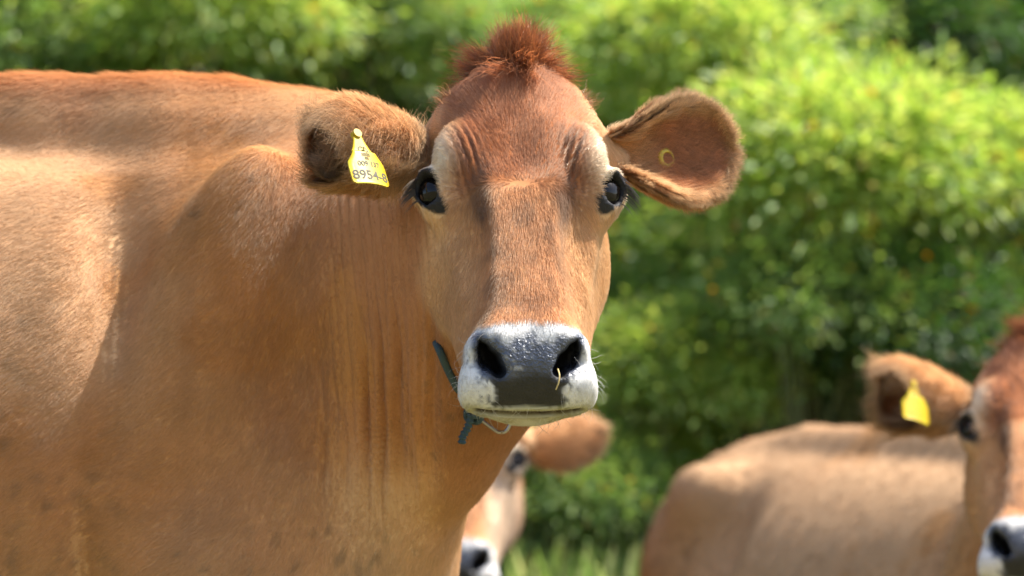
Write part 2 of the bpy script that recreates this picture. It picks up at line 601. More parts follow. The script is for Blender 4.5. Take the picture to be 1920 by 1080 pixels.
def head_color(q):
    """colour and hair length (m) on the head from local coordinates; alpha: 1 = coat, 0 = bare wet skin"""
    s = q.copy(); s[:, 0] = np.abs(s[:, 0])
    u, v, w = s.T
    n1 = fbm(q, 30, 5) - .5; n2 = fbm(q, 90, 11) - .5
    t = v * .788 + w * .616
    c = np.repeat(TAN[None], len(q), 0)
    L = np.full(len(q), .010)
    # forehead and bridge redder
    fore = sstep(.082, .056, u + n1 * .04) * sstep(-.015, .02, v + n1 * .04)
    c = mixc(c, FORE, fore * .9)
    br = sstep(.060, .035, u + n1 * .02) * sstep(.03, -.02, v)
    c = mixc(c, np.array([.62, .30, .135]), br * .85)
    # dark cheeks smudges below the inner eye
    dk = np.exp(-((u - .045) / .014) ** 2 - ((v + .005) / .034) ** 2) * sstep(-.04, -.015, w)
    c = mixc(c, DKBR, np.clip(dk * (.95 + n1 * 1.8), 0, .85))
    dk2 = np.exp(-((u - .030) / .016) ** 2 - ((v + .085) / .03) ** 2) * sstep(.45, .6, fbm(q, 45, 21))
    c = mixc(c, DKBR, np.clip(dk2 * .55, 0, .6))
    dk3 = np.exp(-((u - .0) / .030) ** 2 - ((v + .140) / .016) ** 2)
    c = mixc(c, np.array([.30, .12, .05]), np.clip(dk3 * (.7 + n2), 0, .7))
    pt = sstep(.54, .66, fbm(q, 38, 91)) * sstep(.055, .03, u) * sstep(.035, .0, v) * sstep(-.15, -.12, v)
    c = mixc(c, np.array([.20, .10, .06]), pt * .45)
    # brow streaks
    stx = .5 + .5 * np.sin((u * .9 - v * .2) * 620 + n1 * 5)
    st = np.exp(-((u - .056) / .013) ** 2 - ((v - .052) / .034) ** 2) * sstep(.45, .8, stx)
    c = mixc(c, np.array([.12, .045, .028]), st * .95)
    # pale around the eyes
    a, sx, e = eye_coords(s)
    ey = np.exp(-((a - .014) / .032) ** 2 - (sx / .022) ** 2) * sstep(-.03, 0, e)
    ey = np.maximum(ey, np.exp(-((u - .090) / .017) ** 2 - ((v - .050) / .036) ** 2) * sstep(-.085, -.06, w))
    ey = np.clip(ey * 1.5 + n2 * .9 * ey, 0, 1)
    c = mixc(c, EYEW, ey * .9)
    pl = np.exp(-((v + .035) / .05) ** 2) * sstep(.070, .085, u) * sstep(-.10, -.06, w)
    c = mixc(c, PALE, pl * .6)
    # temple, by the ear
    tm = sstep(.070, .085, u) * sstep(.06, .09, v)
    c = mixc(c, PALE, tm * .7)
    # black lids
    rr = np.sqrt((a / .0190) ** 2 + (sx / .0170) ** 2)
    rin = np.sqrt(((a + .014) / .0165) ** 2 + ((sx) / .0120) ** 2)
    lid = sstep(1.20, 1.00, np.minimum(rr, rin) - .16 * sstep(0, .012, a) + n2 * .35) * sstep(-.004, .006, e)
    c = mixc(c, np.array([.013, .012, .013]), lid)
    L = L * (1 - lid * .82)
    alpha = 1 - lid * .45
    # muzzle: white band, slate pad
    muz = sstep(-.136, -.141, t + (u / .065) ** 2 * .010 + n2 * .006 - .004) * sstep(-.135, -.15, v)
    sidew = sstep(-.150, -.165, v + n2 * .012) * sstep(-.14, -.12, w)
    muz = np.clip(np.maximum(muz * sidew, muz * sstep(.05, .04, u)), 0, 1)
    c = mixc(c, WHITE, muz)
    L = L * (1 - muz) + .0045 * muz
    top = sstep(-.143, -.160, t + n2 * .022 - .10 * np.maximum(u - .04, 0))
    hw = np.interp(t, [-.235, -.215, -.200, -.188, -.165, -.150], [.034, .034, .035, .050, .055, .048])
    pad = top * sstep(.005, -.004, u - hw + n2 * .016) * sstep(-.2235, -.2195, t) * muz
    ns, _ = nostril2d(u, v, w)
    pad = np.maximum(pad, sstep(.011, .003, ns + n2 * .006) * muz)
    spk = sstep(.66, .74, vnoise(q, 420, 31)) * sstep(-.150, -.17, t)
    c = mixc(c, SLATE * 1.5, spk * muz * .75 * sstep(.060, .045, np.abs(u - hw) + .035))
    c = mixc(c, SLATE, np.clip(pad, 0, 1))
    low = sstep(-.180, -.196, t + n2 * .02) * pad * sstep(.045, .035, u)
    c = mixc(c, np.array([.013, .011, .007]), np.clip(low * .95, 0, 1))  # shade on the lower nose pad painted into its colour
    drop = sstep(.80, .86, vnoise(q, 560, 61)) * sstep(.035, .02, u) * sstep(-.192, -.182, t) * pad
    c = mixc(c, np.array([.45, .43, .38]), np.clip(drop, 0, 1) * .45)
    c = c * (1 + (np.clip(pad, 0, 1) * (fbm(q, 150, 71) - .5) * 1.1)[:, None])
    # green-yellow juice stain along the lips
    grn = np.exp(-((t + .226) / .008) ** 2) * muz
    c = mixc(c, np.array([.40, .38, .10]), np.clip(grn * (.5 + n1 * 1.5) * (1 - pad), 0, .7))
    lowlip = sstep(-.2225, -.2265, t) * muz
    c = mixc(c, np.array([.40, .35, .17]), np.clip(lowlip * (.55 + n1 * 1.2), 0, .8))  # lower lip: yellowish stain, with its shade painted in too
    ml = np.abs(mouth_plane(v, w))
    mouth = np.exp(-(ml / .0028) ** 2) * sstep(.058, .048, u) * sstep(-.195, -.205, v)
    c = mixc(c, np.array([.05, .03, .025]), np.clip(mouth * 1.1, 0, 1))
    L = L * (1 - np.clip(pad, 0, 1)) * (1 - np.clip(mouth, 0, 1)) * (1 - sstep(.006, .002, ns) * sstep(-.12, -.13, v) * sstep(-.12, -.10, w))
    alpha = alpha * (1 - np.clip(pad, 0, 1)) + .38 * np.clip(low, 0, 1)
    alpha = np.maximum(alpha, sstep(.002, -.004, ns) * sstep(-.13, -.14, v))
    deep = sstep(.002, -.004, ns)
    c = mixc(c, BLACK, np.clip(deep, 0, 1) * muz)
    # under the jaw paler
    und = sstep(-.11, -.15, w)
    c = mixc(c, PALE, und * .5 * (1 - muz))
    # throat side and poll
    pol = sstep(.105, .155, v + n1 * .05) * sstep(.052, .030, u)
    c = mixc(c, RED, pol * .8)
    L = L + pol * .011
    return c * (1 + n2[:, None] * .25), L, np.clip(alpha, 0, 1)

def body_color(b, P, spine=1.0):
    x, y, z = b.T
    n1 = fbm(P, 6, 40) - .5; n2 = fbm(P, 22, 50) - .5
    c = np.repeat(TAN[None], len(b), 0)
    c = mixc(c, np.array([.55, .255, .098]), np.clip(.35 + n1 * 1.6, 0, .8))
    c = mixc(c, np.array([.68, .44, .25]), .6 * sstep(.02, -.12, x) * sstep(.88, 1.0, z + n1 * .15))  # paler coat on the upper rear flank, its sunlit tone painted in
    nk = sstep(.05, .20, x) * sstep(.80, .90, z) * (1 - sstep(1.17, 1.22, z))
    c = mixc(c, np.array([.42, .175, .068]), nk * .8)  # rust neck coat, darkened to paint in the shade there
    c = mixc(c, np.array([.54, .24, .065]), np.clip(sstep(.60, .72, fbm(P, 9, 77)) * .6, 0, .6))
    bri = np.exp(-((x - .21) / .07) ** 2 - ((z - .74) / .10) ** 2)
    c = mixc(c, PALE, np.clip(bri * (.8 + n1), 0, .8))
    fl = sstep(.74, .82, vnoise(P, 130, 66)) * sstep(.52, .62, fbm(P, 7, 88))
    c = mixc(c, np.array([.16, .10, .06]), fl * .45)
    low = sstep(.82, .62, z)
    c = mixc(c, PALE, low * .45)
    sp = spine * sstep(.050, .012, np.abs(y) + n2 * .03) * sstep(1.17, 1.22, z)
    c = mixc(c, np.array([.44, .15, .04]), sp * .85)
    L = .013 + .016 * sp
    hoof = sstep(.06, .045, z)
    c = mixc(c, BLACK * 2, hoof)
    return c * (1 + n2[:, None] * .22), L

# ------------------------------------------------------------------ ears
def ear_grid(base, a, n, L, W, roll0, roll1, bend, shape=None, nt_=30, ns_=23, lean=0.0, rs=(0, .75)):
    a = nrm(a); n = nrm(np.asarray(n) - (np.asarray(n) @ a) * a); b = np.cross(n, a)
    t = np.linspace(0, 1, nt_); s = np.linspace(-1, 1, ns_)
    ts, hs = crom([0, .12, .3, .55, .78, .92, 1.0], shape or [.36, .50, .80, 1.0, .86, .54, .10])
    hw = W * np.interp(t, ts, hs)
    P = np.zeros((nt_, ns_, 3))
    for i in range(nt_):
        phi = roll0 + (roll1 - roll0) * sstep(rs[0], rs[1], t[i])
        r = hw[i] * (1 + .06 * phi) / phi
        cen = base + a * L * t[i] + n * bend * t[i] ** 2 + b * lean * t[i] ** 2
        ang = s * phi
        P[i] = cen + np.outer(np.sin(ang) * r, b) + np.outer((1 - np.cos(ang)) * r, n)
    return P, t, s

def grid_normals(P):
    du = np.gradient(P, axis=0); dv = np.gradient(P, axis=1)
    return nrm(np.cross(du, dv))

def build_ear(P, t, s, n_dir, cow, colf, dens, lenscale=1.0, lod=1.0, fur_seed=0):
    N = grid_normals(P)
    if (N[len(t) // 2, len(s) // 2] @ n_dir) < 0:
        N = -N
    th = .0022 * (1.2 - np.abs(s)[None, :, None] * .5)
    inner = P + N * th; outer = P - N * th
    nt_, ns_ = len(t), len(s)
    V = np.concatenate([inner.reshape(-1, 3), outer.reshape(-1, 3)])
    idx = np.arange(nt_ * ns_).reshape(nt_, ns_); o = nt_ * ns_
    F = []
    q = np.stack([idx[:-1, :-1], idx[1:, :-1], idx[1:, 1:], idx[:-1, 1:]], -1).reshape(-1, 4)
    d = np.cross(V[q[:, 2]] - V[q[:, 0]], V[q[:, 3]] - V[q[:, 1]])
    if (d[len(d) // 2] @ N.reshape(-1, 3)[q[len(d) // 2, 0]]) < 0:
        q = q[:, ::-1]
    F.append(q); F.append(q[:, ::-1] + o)
    def strip(e):
        return np.stack([e[:-1], e[1:], e[1:] + o, e[:-1] + o], 1)
    F += [strip(idx[:, 0]), strip(idx[:, -1]), strip(idx[-1, :]), strip(idx[0, :])]
    F = np.concatenate(F)
    T, S = np.meshgrid(t, s, indexing='ij')
    T2 = np.concatenate([T.ravel()] * 2); S2 = np.concatenate([S.ravel()] * 2)
    inn = np.concatenate([np.ones(o), np.zeros(o)])
    col, ln = colf(T2, S2, inn, V)
    ear = mesh_obj('ear', V, F, M_HIDE, cow, cols=np.concatenate([col * .8, np.ones((len(col), 1))], 1))
    NN = np.concatenate([N.reshape(-1, 3), -N.reshape(-1, 3)])
    along = np.gradient(P, axis=0); across = np.gradient(P, axis=1)
    along = nrm(along).reshape(-1, 3); across = nrm(across).reshape(-1, 3)
    flow = along[np.tile(np.arange(o), 2)] + across[np.tile(np.arange(o), 2)] * (S2 * 1.3)[:, None]
    w = np.ones(len(V)) + 1.2 * (np.abs(S2) > .8) + 1.0 * (T2 > .9)
    n = int(dens * lod)
    Fm = F[:2 * len(q)]
    tri, bw = sample_faces(V, Fm, n, w)
    root = interp(tri, bw, V); nor = nrm(interp(tri, bw, NN)); fl = interp(tri, bw, flow)
    c = interp(tri, bw, col) * (rng.uniform(.55, 1.45, n) * (.7 + .6 * vnoise(root, 140, 12)))[:, None]
    l = interp(tri, bw, ln) * lenscale
    fur('ear_fur', root, nor, fl, l, .00024 / math.sqrt(lod), c, ear, lift=.75, wild=.8, curl=.22, clump=95, K=6)
    # longer fringe along the rim
    m = int(dens * lod * .35)
    nt1 = nt_ - 1
    edge = np.concatenate([P[3:, 0], P[-1, 1:-1], P[3:, -1][::-1]])
    en = np.concatenate([N[3:, 0], N[-1, 1:-1], N[3:, -1][::-1]])
    eo = np.concatenate([-across.reshape(P.shape)[3:, 0], along.reshape(P.shape)[-1, 1:-1], across.reshape(P.shape)[3:, -1][::-1]])
    ea = np.concatenate([along.reshape(P.shape)[3:, 0], along.reshape(P.shape)[-1, 1:-1], along.reshape(P.shape)[3:, -1][::-1]])
    seg = np.linalg.norm(np.diff(edge, axis=0), axis=1); cum = np.concatenate([[0], np.cumsum(seg)])
    x = rng.random(m) * cum[-1]
    ip = lambda A: np.stack([np.interp(x, cum, A[:, c_]) for c_ in range(3)], 1)
    root = ip(edge) + rng.normal(0, .0012, (m, 3)); nor = nrm(ip(en) * rng.choice([-1, 1], m)[:, None])
    fl = nrm(nrm(ip(eo)) + .45 * ip(ea) + nor * rng.uniform(-.1, .5, m)[:, None])
    cc = np.array([[.58, .37, .19]]) * rng.uniform(.55, 1.25, m)[:, None]
    fur('ear_fur', root, nor, fl, np.full(m, .017) * rng.uniform(.6, 1.25, m), .00022 / math.sqrt(lod), cc, ear, lift=.3, wild=.55, curl=.2, clump=90, K=6)
    return ear

# ------------------------------------------------------------------ assemble a cow
class Pose:
    pass

def make_pose(O, yaw, tilt, roll, hs, body_loc, body_yaw, bs):
    P = Pose()
    T = R(tilt)
    X = np.array([1., 0, 0]); V = np.array([0, math.sin(T), math.cos(T)]); W = np.array([0, -math.cos(T), math.sin(T)])
    cr, sr = math.cos(R(roll)), math.sin(R(roll))
    RR = np.array([[cr, 0, sr], [0, 1, 0], [-sr, 0, cr]])
    cy, sy = math.cos(R(yaw)), math.sin(R(yaw))
    RY = np.array([[cy, -sy, 0], [sy, cy, 0], [0, 0, 1]])
    A = RY @ RR @ np.stack([X, V, W], 1)
    P.O = np.asarray(O, float); P.A = A; P.hs = hs
    P.bl = np.asarray(body_loc, float); P.bs = bs
    c, s = math.cos(R(body_yaw)), math.sin(R(body_yaw))
    P.B = np.array([[c, -s, 0], [s, c, 0], [0, 0, 1.]])
    P.h2w = lambda q: P.O + (np.asarray(q) * hs) @ A.T
    P.w2h = lambda p: ((p - P.O) @ A) / hs
    P.b2w = lambda q: P.bl + (np.asarray(q) * bs) @ P.B.T
    P.w2b = lambda p: ((p - P.bl) @ P.B) / bs
    return P

def build_cow(label, pose, neck, box_lo, box_hi, fine, coarse, lod, fine_lo, fine_hi, hair_head, hair_body, wrinkle=None, short=None, facepale=0.0):
    hs, bs = pose.hs, pose.bs
    def rest(p):
        d = body_sdf(pose.w2b(p), 1.0 if lod >= 1 else 0.0) * bs
        return smin(d, neck(p), .10)
    def headw(p):
        q = pose.w2h(p)
        far = np.linalg.norm(q - np.array([0, -.03, -.09]), axis=1) - .24
        d = far + .05
        k = far < .04
        if k.any():
            d[k] = head_sdf(q[k])
        return d * hs
    def f(p):
        return smin(rest(p), headw(p), .028)
    lo, hi = np.asarray(fine_lo), np.asarray(fine_hi)
    inside = lambda c: ((c > lo) & (c < hi)).all(1)
    v1, f1 = surface_net(f, lo, hi, fine)
    m = coarse * 1.5
    outside = lambda c: ~(((c > lo + m) & (c < hi - m)).all(1))
    v2, f2 = surface_net(f, box_lo, box_hi, coarse, keep=outside)
    v1 = project(f, v1, 2); v2 = project(f, v2, 1, .01)
    if wrinkle is not None:
        g = nrm(grad(f, v1)); v1 = v1 + g * wrinkle(v1, g)[:, None]
        g = nrm(grad(f, v2)); v2 = v2 + g * wrinkle(v2, g)[:, None]
    V = np.concatenate([v1, v2]); F = np.concatenate([f1, f2 + len(v1)])
    N = vnormals(V, F)
    H = pose.w2h(V); B = pose.w2b(V)
    dh = head_sdf(H) * hs; db = rest(V)
    hw = sstep(-.012, .016, db - dh)
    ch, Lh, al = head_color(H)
    if facepale:
        ch = mixc(ch, np.array([.70, .55, .40]), facepale * sstep(.035, .06, np.abs(H[:, 0])) * sstep(.10, .0, H[:, 1]) * (al > .9) * (ch[:, 2] < .4))
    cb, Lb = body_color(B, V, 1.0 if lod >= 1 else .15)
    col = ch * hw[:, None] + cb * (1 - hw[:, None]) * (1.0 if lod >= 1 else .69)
    Ln = Lh * hw + Lb * (1 - hw)
    al = al * hw + (1 - hw)
    if short is not None:
        Ln = Ln * (1 - short(V, N))
    base = pose.b2w((0, 0, 0))
    cow = empty('cow', base, label, 'cow')
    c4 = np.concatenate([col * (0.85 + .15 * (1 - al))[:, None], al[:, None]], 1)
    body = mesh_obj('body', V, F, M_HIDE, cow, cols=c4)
    # flow of the coat
    u, v, w = H.T
    fh = np.zeros_like(V)
    upm = sstep(-.005, .03, v)
    fh[:, 0] = np.sign(u) * np.clip(np.abs(u) * 14, 0, 1.0) * (.5 + .3 * upm)
    fh[:, 1] = -1 + 2.0 * upm
    fh[:, 2] = -.5 * sstep(.05, .09, np.abs(u))
    dn = sstep(.075, .095, np.abs(u))
    fh[:, 1] = fh[:, 1] * (1 - dn) - dn
    fh = fh @ pose.A.T
    nk = sstep(-.1, .25, B[:, 0])
    fb = np.zeros_like(V)
    fb[:, 0] = -1.0 + .8 * nk; fb[:, 2] = -.75 - .6 * nk
    fb = fb @ pose.B.T
    flow = fh * hw[:, None] + fb * (1 - hw[:, None])
    # hair roots
    for nm, cnt, wt, rad in (('coat', hair_head, hw * (Ln > .002), .00021), ('coat', hair_body, (1 - hw) * pose.bodymask(B, V, N), .00021)):
        if cnt <= 0: continue
        tri, bw = sample_faces(V, F, cnt, wt)
        root = interp(tri, bw, V); nor = nrm(interp(tri, bw, N))
        L = interp(tri, bw, Ln)
        c = interp(tri, bw, col)
        c = c * rng.uniform(.82, 1.18, cnt)[:, None] * (1 + (vnoise(root, 35, 8) - .5) * .16)[:, None]
        k = L > .0012
        fur(nm, root[k], nor[k], interp(tri, bw, flow)[k], L[k] * (1 if lod >= 1 else 1.3), rad / math.sqrt(lod), c[k], body,
            lift=.30, wild=.24, clump=60, K=5)
    # eyes
    for sgn in (-1, 1):
        c = EYE_C * (sgn, 1, 1)
        uu = np.linspace(0, 2 * math.pi, 33)[:-1]; vv = np.linspace(0, math.pi, 18)
        ring = np.array([[math.sin(b_) * math.cos(a_), math.sin(b_) * math.sin(a_), math.cos(b_)] for b_ in vv for a_ in uu]) * EYE_R
        fc = np.array([[i * 32 + j, i * 32 + (j + 1) % 32, (i + 1) * 32 + (j + 1) % 32, (i + 1) * 32 + j] for i in range(17) for j in range(32)])
        mesh_obj('eye', pose.h2w(ring + c), fc, M_EYE, cow)
        # lashes on the upper, outer lid
        n = int(70 * min(1, lod * 1.2))
        th = rng.normal(.75, .45, n)
        la = EYE_L * (1, 1, 1); ls = EYE_S
        loc = EYE_C + np.outer(np.cos(th) * .0180, EYE_L) + np.outer(np.sin(th) * .0145, -ls if (ls[0] < 0) else ls) + EYE_D * .0185
        out = EYE_D * .9 + np.outer(np.sin(th) * .9, -ls if (ls[0] < 0) else ls) + np.outer(np.cos(th) * .4, EYE_L)
        root = pose.h2w(loc * (sgn, 1, 1)); fl = (out * (sgn, 1, 1)) @ pose.A.T
        fl = fl + np.array([0, 0, -.15])
        nor = np.repeat((EYE_L * (sgn, 1, 1) @ pose.A.T)[None], n, 0)
        fur('eyelash', root, nor, nrm(fl), np.full(n, .017 * hs), .00030, np.repeat(BLACK[None] * 2, n, 0), cow, lift=.10, wild=.12, K=6, droop=.65)
    # forelock: a solid core under the tuft, and the tuft itself
    nv, nu = 12, 24
    core = []
    for i in range(nv + 1):
        b_ = math.pi * i / nv
        for j in range(nu):
            a_ = 2 * math.pi * j / nu
            core.append((.028 * math.sin(b_) * math.cos(a_), .028 * math.cos(b_), .026 * math.sin(b_) * math.sin(a_)))
    core = np.array(core)
    core = core * (1 + .25 * (vnoise(core, 60, 4) - .5))[:, None] + np.array([0, .174, -.036])
    fc = np.array([[i * nu + j, i * nu + (j + 1) % nu, (i + 1) * nu + (j + 1) % nu, (i + 1) * nu + j] for i in range(nv) for j in range(nu)])
    tuft = mesh_obj('forelock', pose.h2w(core), fc, M_HIDE, cow, cols=np.concatenate([np.repeat(RED[None] * .5, len(core), 0), np.ones((len(core), 1))], 1))
    n = int(14000 * max(lod, .12))
    nc = 170
    ctr = np.array([0, .178, -.036])
    cd_ = nrm(rng.normal(0, 1, (nc * 3, 3)))
    tv = np.array([0, .788, .616]); cv_ = np.array([0, -.616, .788])
    cd_ = cd_[(cd_ @ tv > -.55)][:nc]; nc = len(cd_)
    cpos = ctr + cd_ * np.array([.027, .028, .028])
    ct = cd_ @ tv; cf = cd_ @ cv_; cx = cd_[:, 0]
    # crown at the top: above it the hair stands, in front it falls down and to the sides
    fall = sstep(.72, .25, ct) * sstep(-.2, .35, cf)
    up_ = cd_ * .75 + tv * .75 + np.stack([cx * .38, 0 * cx, 0 * cx], 1)
    dn_ = cd_ * .55 - tv * .75 + np.stack([cx * .15 - .08, 0 * cx, 0 * cx], 1)
    cdir = nrm(nrm(up_) * (1 - fall[:, None]) + nrm(dn_) * fall[:, None] + rng.normal(0, .17, (nc, 3)))
    clen = (.051 - .006 * np.abs(cx)) * (1 - .05 * fall) * rng.uniform(.75, 1.2, nc)
    ci = rng.integers(0, nc, n)
    loc = cpos[ci] + rng.normal(0, .0058, (n, 3))
    tip = cpos[ci] + cdir[ci] * clen[ci][:, None] + rng.normal(0, .0050, (n, 3))
    dr = nrm(tip - loc)
    ln = np.linalg.norm(tip - loc, axis=1) * rng.uniform(.65, 1.05, n)
    cc = RED[None] * (rng.uniform(.7, 1.25, nc)[ci] * rng.uniform(.6, 1.45, n))[:, None]
    cc = cc + np.array([.14, .065, .025]) * (rng.random(n) > .8)[:, None]
    wd = dr @ pose.A.T
    outw = nrm((cd_[ci]) @ pose.A.T)
    perp = nrm(outw - (outw * wd).sum(1)[:, None] * wd + .25 * rng.normal(0, 1, (n, 3)))
    perp = nrm(perp - (perp * wd).sum(1)[:, None] * wd)
    fur('forelock_hair', pose.h2w(loc), perp, wd, ln * hs, .00024 / math.sqrt(max(lod, .3)), cc, tuft, lift=.12, wild=.14, K=8, curl=.11, clump=90, droop=.14)
    # ragged hair where the horns would be
    for sgn in (-1, 1):
        m = int(420 * max(lod, .2))
        loc = np.array([sgn * .066, .150, -.048]) + rng.normal(0, .006, (m, 3)) * np.array([.8, 1.2, 1.2])
        dr = nrm(np.array([sgn * .75, .55, .15]) + rng.normal(0, .28, (m, 3)))
        wd = dr @ pose.A.T
        perp = nrm(np.cross(wd, rng.normal(0, 1, (m, 3))))
        fur('poll_hair', pose.h2w(loc), perp, wd, rng.uniform(.008, .024, m) * hs, .00024, np.array([[.50, .25, .11]]) * rng.uniform(.5, 1.2, m)[:, None], cow, lift=.05, wild=.3, K=5, curl=.15)
    # sparse pale whiskers round the lips
    m = int(150 * max(lod, .2))
    tri, bw = sample_faces(V, F, m * 12, (hw > .9) * (v < -.17) * (w > -.12) * (Ln > .002))
    pr = interp(tri, bw, V)[:m]; pn = nrm(interp(tri, bw, N)[:m])
    fur('whisker', pr, pn, rng.normal(0, 1, (m, 3)) + np.array([0, 0, -.6]), np.full(m, .020 * hs), .00014, np.repeat(WHITE[None] * .8, m, 0), cow, lift=1.6, wild=.4, K=6, curl=.05)
    return cow, body, V, F, f

# ------------------------------------------------------------------ ground
def terrain(x, y):
    z = -.32 * sstep(.9, 1.9, y) * sstep(-1.0, .2, x) - .30 * sstep(1.2, 2.2, y) * sstep(.2, -1.0, x)
    z = z + .50 * sstep(2.8, 4.6, y)
    z = z + .50 * np.clip(y - 4.6, 0, 16) * sstep(4.6, 5.2, y) + .42 * np.clip(-8 - y, 0, 40)  # last term: unseen hill behind the camera, added to darken eye reflections
    return z

gx = np.concatenate([np.linspace(-120, -8, 14), np.linspace(-6, 6, 61), np.linspace(8, 120, 14)])
gy = np.concatenate([np.linspace(-60, -6, 8), np.linspace(-5, 14, 96), np.linspace(18, 220, 14)])
GX, GY = np.meshgrid(gx, gy, indexing='ij')
GZ = terrain(GX, GY) + (vnoise(np.stack([GX.ravel(), GY.ravel(), 0 * GX.ravel()], 1), 1.3, 2).reshape(GX.shape) - .5) * .05
gi = np.arange(GX.size).reshape(GX.shape)
gf = np.stack([gi[:-1, :-1], gi[1:, :-1], gi[1:, 1:], gi[:-1, 1:]], -1).reshape(-1, 4)
M_SOIL = plain('pasture_soil', (.20, .17, .075), .95, noise=(9, .6, .05, 1))
_a = attr(M_SOIL.node_tree, 'col')
_mx = [n_ for n_ in M_SOIL.node_tree.nodes if n_.type == 'MIX'][0]
M_SOIL.node_tree.links.new(_a.outputs['Color'], _mx.inputs['A'])
_bank = sstep(2.6, 3.4, GY.ravel())
ground = mesh_obj('ground', np.stack([GX.ravel(), GY.ravel(), GZ.ravel()], 1), gf, M_SOIL,
                  cols=mixc(np.repeat(np.array([[.21, .18, .08]]), GX.size, 0), np.array([.05, .085, .022]), _bank))
tag(ground, kind='structure')

# ------------------------------------------------------------------ foliage
def leaf_material(name, c1, c2, c3, rough=.45):
    m, nt, b = new_mat(name)
    g = nt.nodes.new('ShaderNodeNewGeometry')
    rp = nt.nodes.new('ShaderNodeValToRGB')
    e = rp.color_ramp.elements
    e[0].color = (*c1, 1); e[0].position = 0
    e[1].color = (*c3, 1); e[1].position = 1
    k = rp.color_ramp.elements.new(.6); k.color = (*c2, 1)
    k = rp.color_ramp.elements.new(.965); k.color = (*c3, 1)
    k = rp.color_ramp.elements.new(.985); k.color = (.34, .17, .03, 1)
    nt.links.new(g.outputs['Random Per Island'], rp.inputs['Fac'])
    nt.links.new(rp.outputs['Color'], b.inputs['Base Color'])
    b.inputs['Roughness'].default_value = rough
    b.inputs['Specular IOR Level'].default_value = .5
    tr = nt.nodes.new('ShaderNodeBsdfTranslucent')
    hs = nt.nodes.new('ShaderNodeHueSaturation')
    hs.inputs['Saturation'].default_value = 1.15
    hs.inputs['Value'].default_value = 1.7
    hs.inputs['Hue'].default_value = .485
    nt.links.new(rp.outputs['Color'], hs.inputs['Color'])
    nt.links.new(hs.outputs['Color'], tr.inputs['Color'])
    mx = nt.nodes.new('ShaderNodeMixShader')
    mx.inputs[0].default_value = .48
    nt.links.new(b.outputs[0], mx.inputs[1]); nt.links.new(tr.outputs[0], mx.inputs[2])
    nt.links.new(mx.outputs[0], nt.nodes['Material Output'].inputs['Surface'])
    return m

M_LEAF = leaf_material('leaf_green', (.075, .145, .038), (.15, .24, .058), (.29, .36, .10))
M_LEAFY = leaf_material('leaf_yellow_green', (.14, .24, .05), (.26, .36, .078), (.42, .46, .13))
M_LEAF_SHADE = leaf_material('leaf_shade', (.020, .055, .014), (.040, .090, .020), (.08, .14, .035))  # dark copy of the leaf: shade of the thicket's recesses painted as colour
M_GRASS = leaf_material('grass_blade', (.10, .18, .05), (.19, .27, .08), (.36, .38, .17))
M_BARK = plain('bark', (.11, .12, .05), .9, noise=(30, .8, .01))

def leaf_mesh(pos, d, up, ln, wd):
    """folded leaf of six vertices for each position"""
    n = len(pos)
    d = nrm(d); s = nrm(np.cross(d, up)); nn = np.cross(s, d)
    ln = ln[:, None]; wd = wd[:, None]
    v = np.stack([pos, pos + d * ln * .35 + s * wd * .5 + nn * wd * .15, pos + d * ln * .72 + s * wd * .38 + nn * wd * .12 - nn * ln * .06,
                  pos + d * ln - nn * ln * .16, pos + d * ln * .72 - s * wd * .38 + nn * wd * .12 - nn * ln * .06,
                  pos + d * ln * .35 - s * wd * .5 + nn * wd * .15], 1).reshape(-1, 3)
    b = (np.arange(n) * 6)[:, None]
    f = np.concatenate([b + np.array([[0, 1, 2, 3]]), b + np.array([[0, 3, 4, 5]])])
    return v, f

def foliage(rx, ry, rz, clumps, per, ln, wd, seed):
    r = np.random.default_rng(seed)
    cd = nrm(r.normal(0, 1, (clumps, 3)))
    cd[:, 2] = np.abs(cd[:, 2]) * 1.0 - .25
    rad = r.uniform(.55, 1.0, clumps) ** .6
    cc = cd * rad[:, None] * np.array([rx, ry, rz])
    cc[:, 2] += rz * .55
    pos, dr = [], []
    for c, k in zip(cc, cd):
        m = int(per * r.uniform(.6, 1.4))
        o = r.normal(0, 1, (m, 3)) * np.array([.10, .10, .075]) * r.uniform(.7, 1.4)
        pos.append(c + o)
        dr.append(nrm(o / .1 + k * .8 + np.array([0, 0, -.35]) + r.normal(0, .5, (m, 3))))
    pos = np.concatenate(pos); dr = np.concatenate(dr)
    n = len(pos)
    up = nrm(r.normal(0, .45, (n, 3)) + np.array([0, 0, 1]))
    v, f = leaf_mesh(pos, dr, up, r.uniform(.7, 1.25, n) * ln, r.uniform(.7, 1.25, n) * wd)
    return v, f, cc

def tube(pts, rad, sides=7):
    pts = np.asarray(pts, float); V = []; n = len(pts)
    tg = nrm(np.gradient(pts, axis=0))
    ref = np.array([.31, .2, .93]) if abs(tg[0][2]) < .9 else np.array([1., 0, 0])
    for i in range(n):
        a = nrm(np.cross(tg[i], ref)); b = np.cross(tg[i], a)
        for j in range(sides):
            t = 2 * math.pi * j / sides
            V.append(pts[i] + (a * math.cos(t) + b * math.sin(t)) * (rad[i] if hasattr(rad, '__len__') else rad))
    F = [[i * sides + j, i * sides + (j + 1) % sides, (i + 1) * sides + (j + 1) % sides, (i + 1) * sides + j] for i in range(n - 1) for j in range(sides)]
    F.append(list(range(sides))[::-1]); F.append([(n - 1) * sides + j for j in range(sides)])
    return V, F

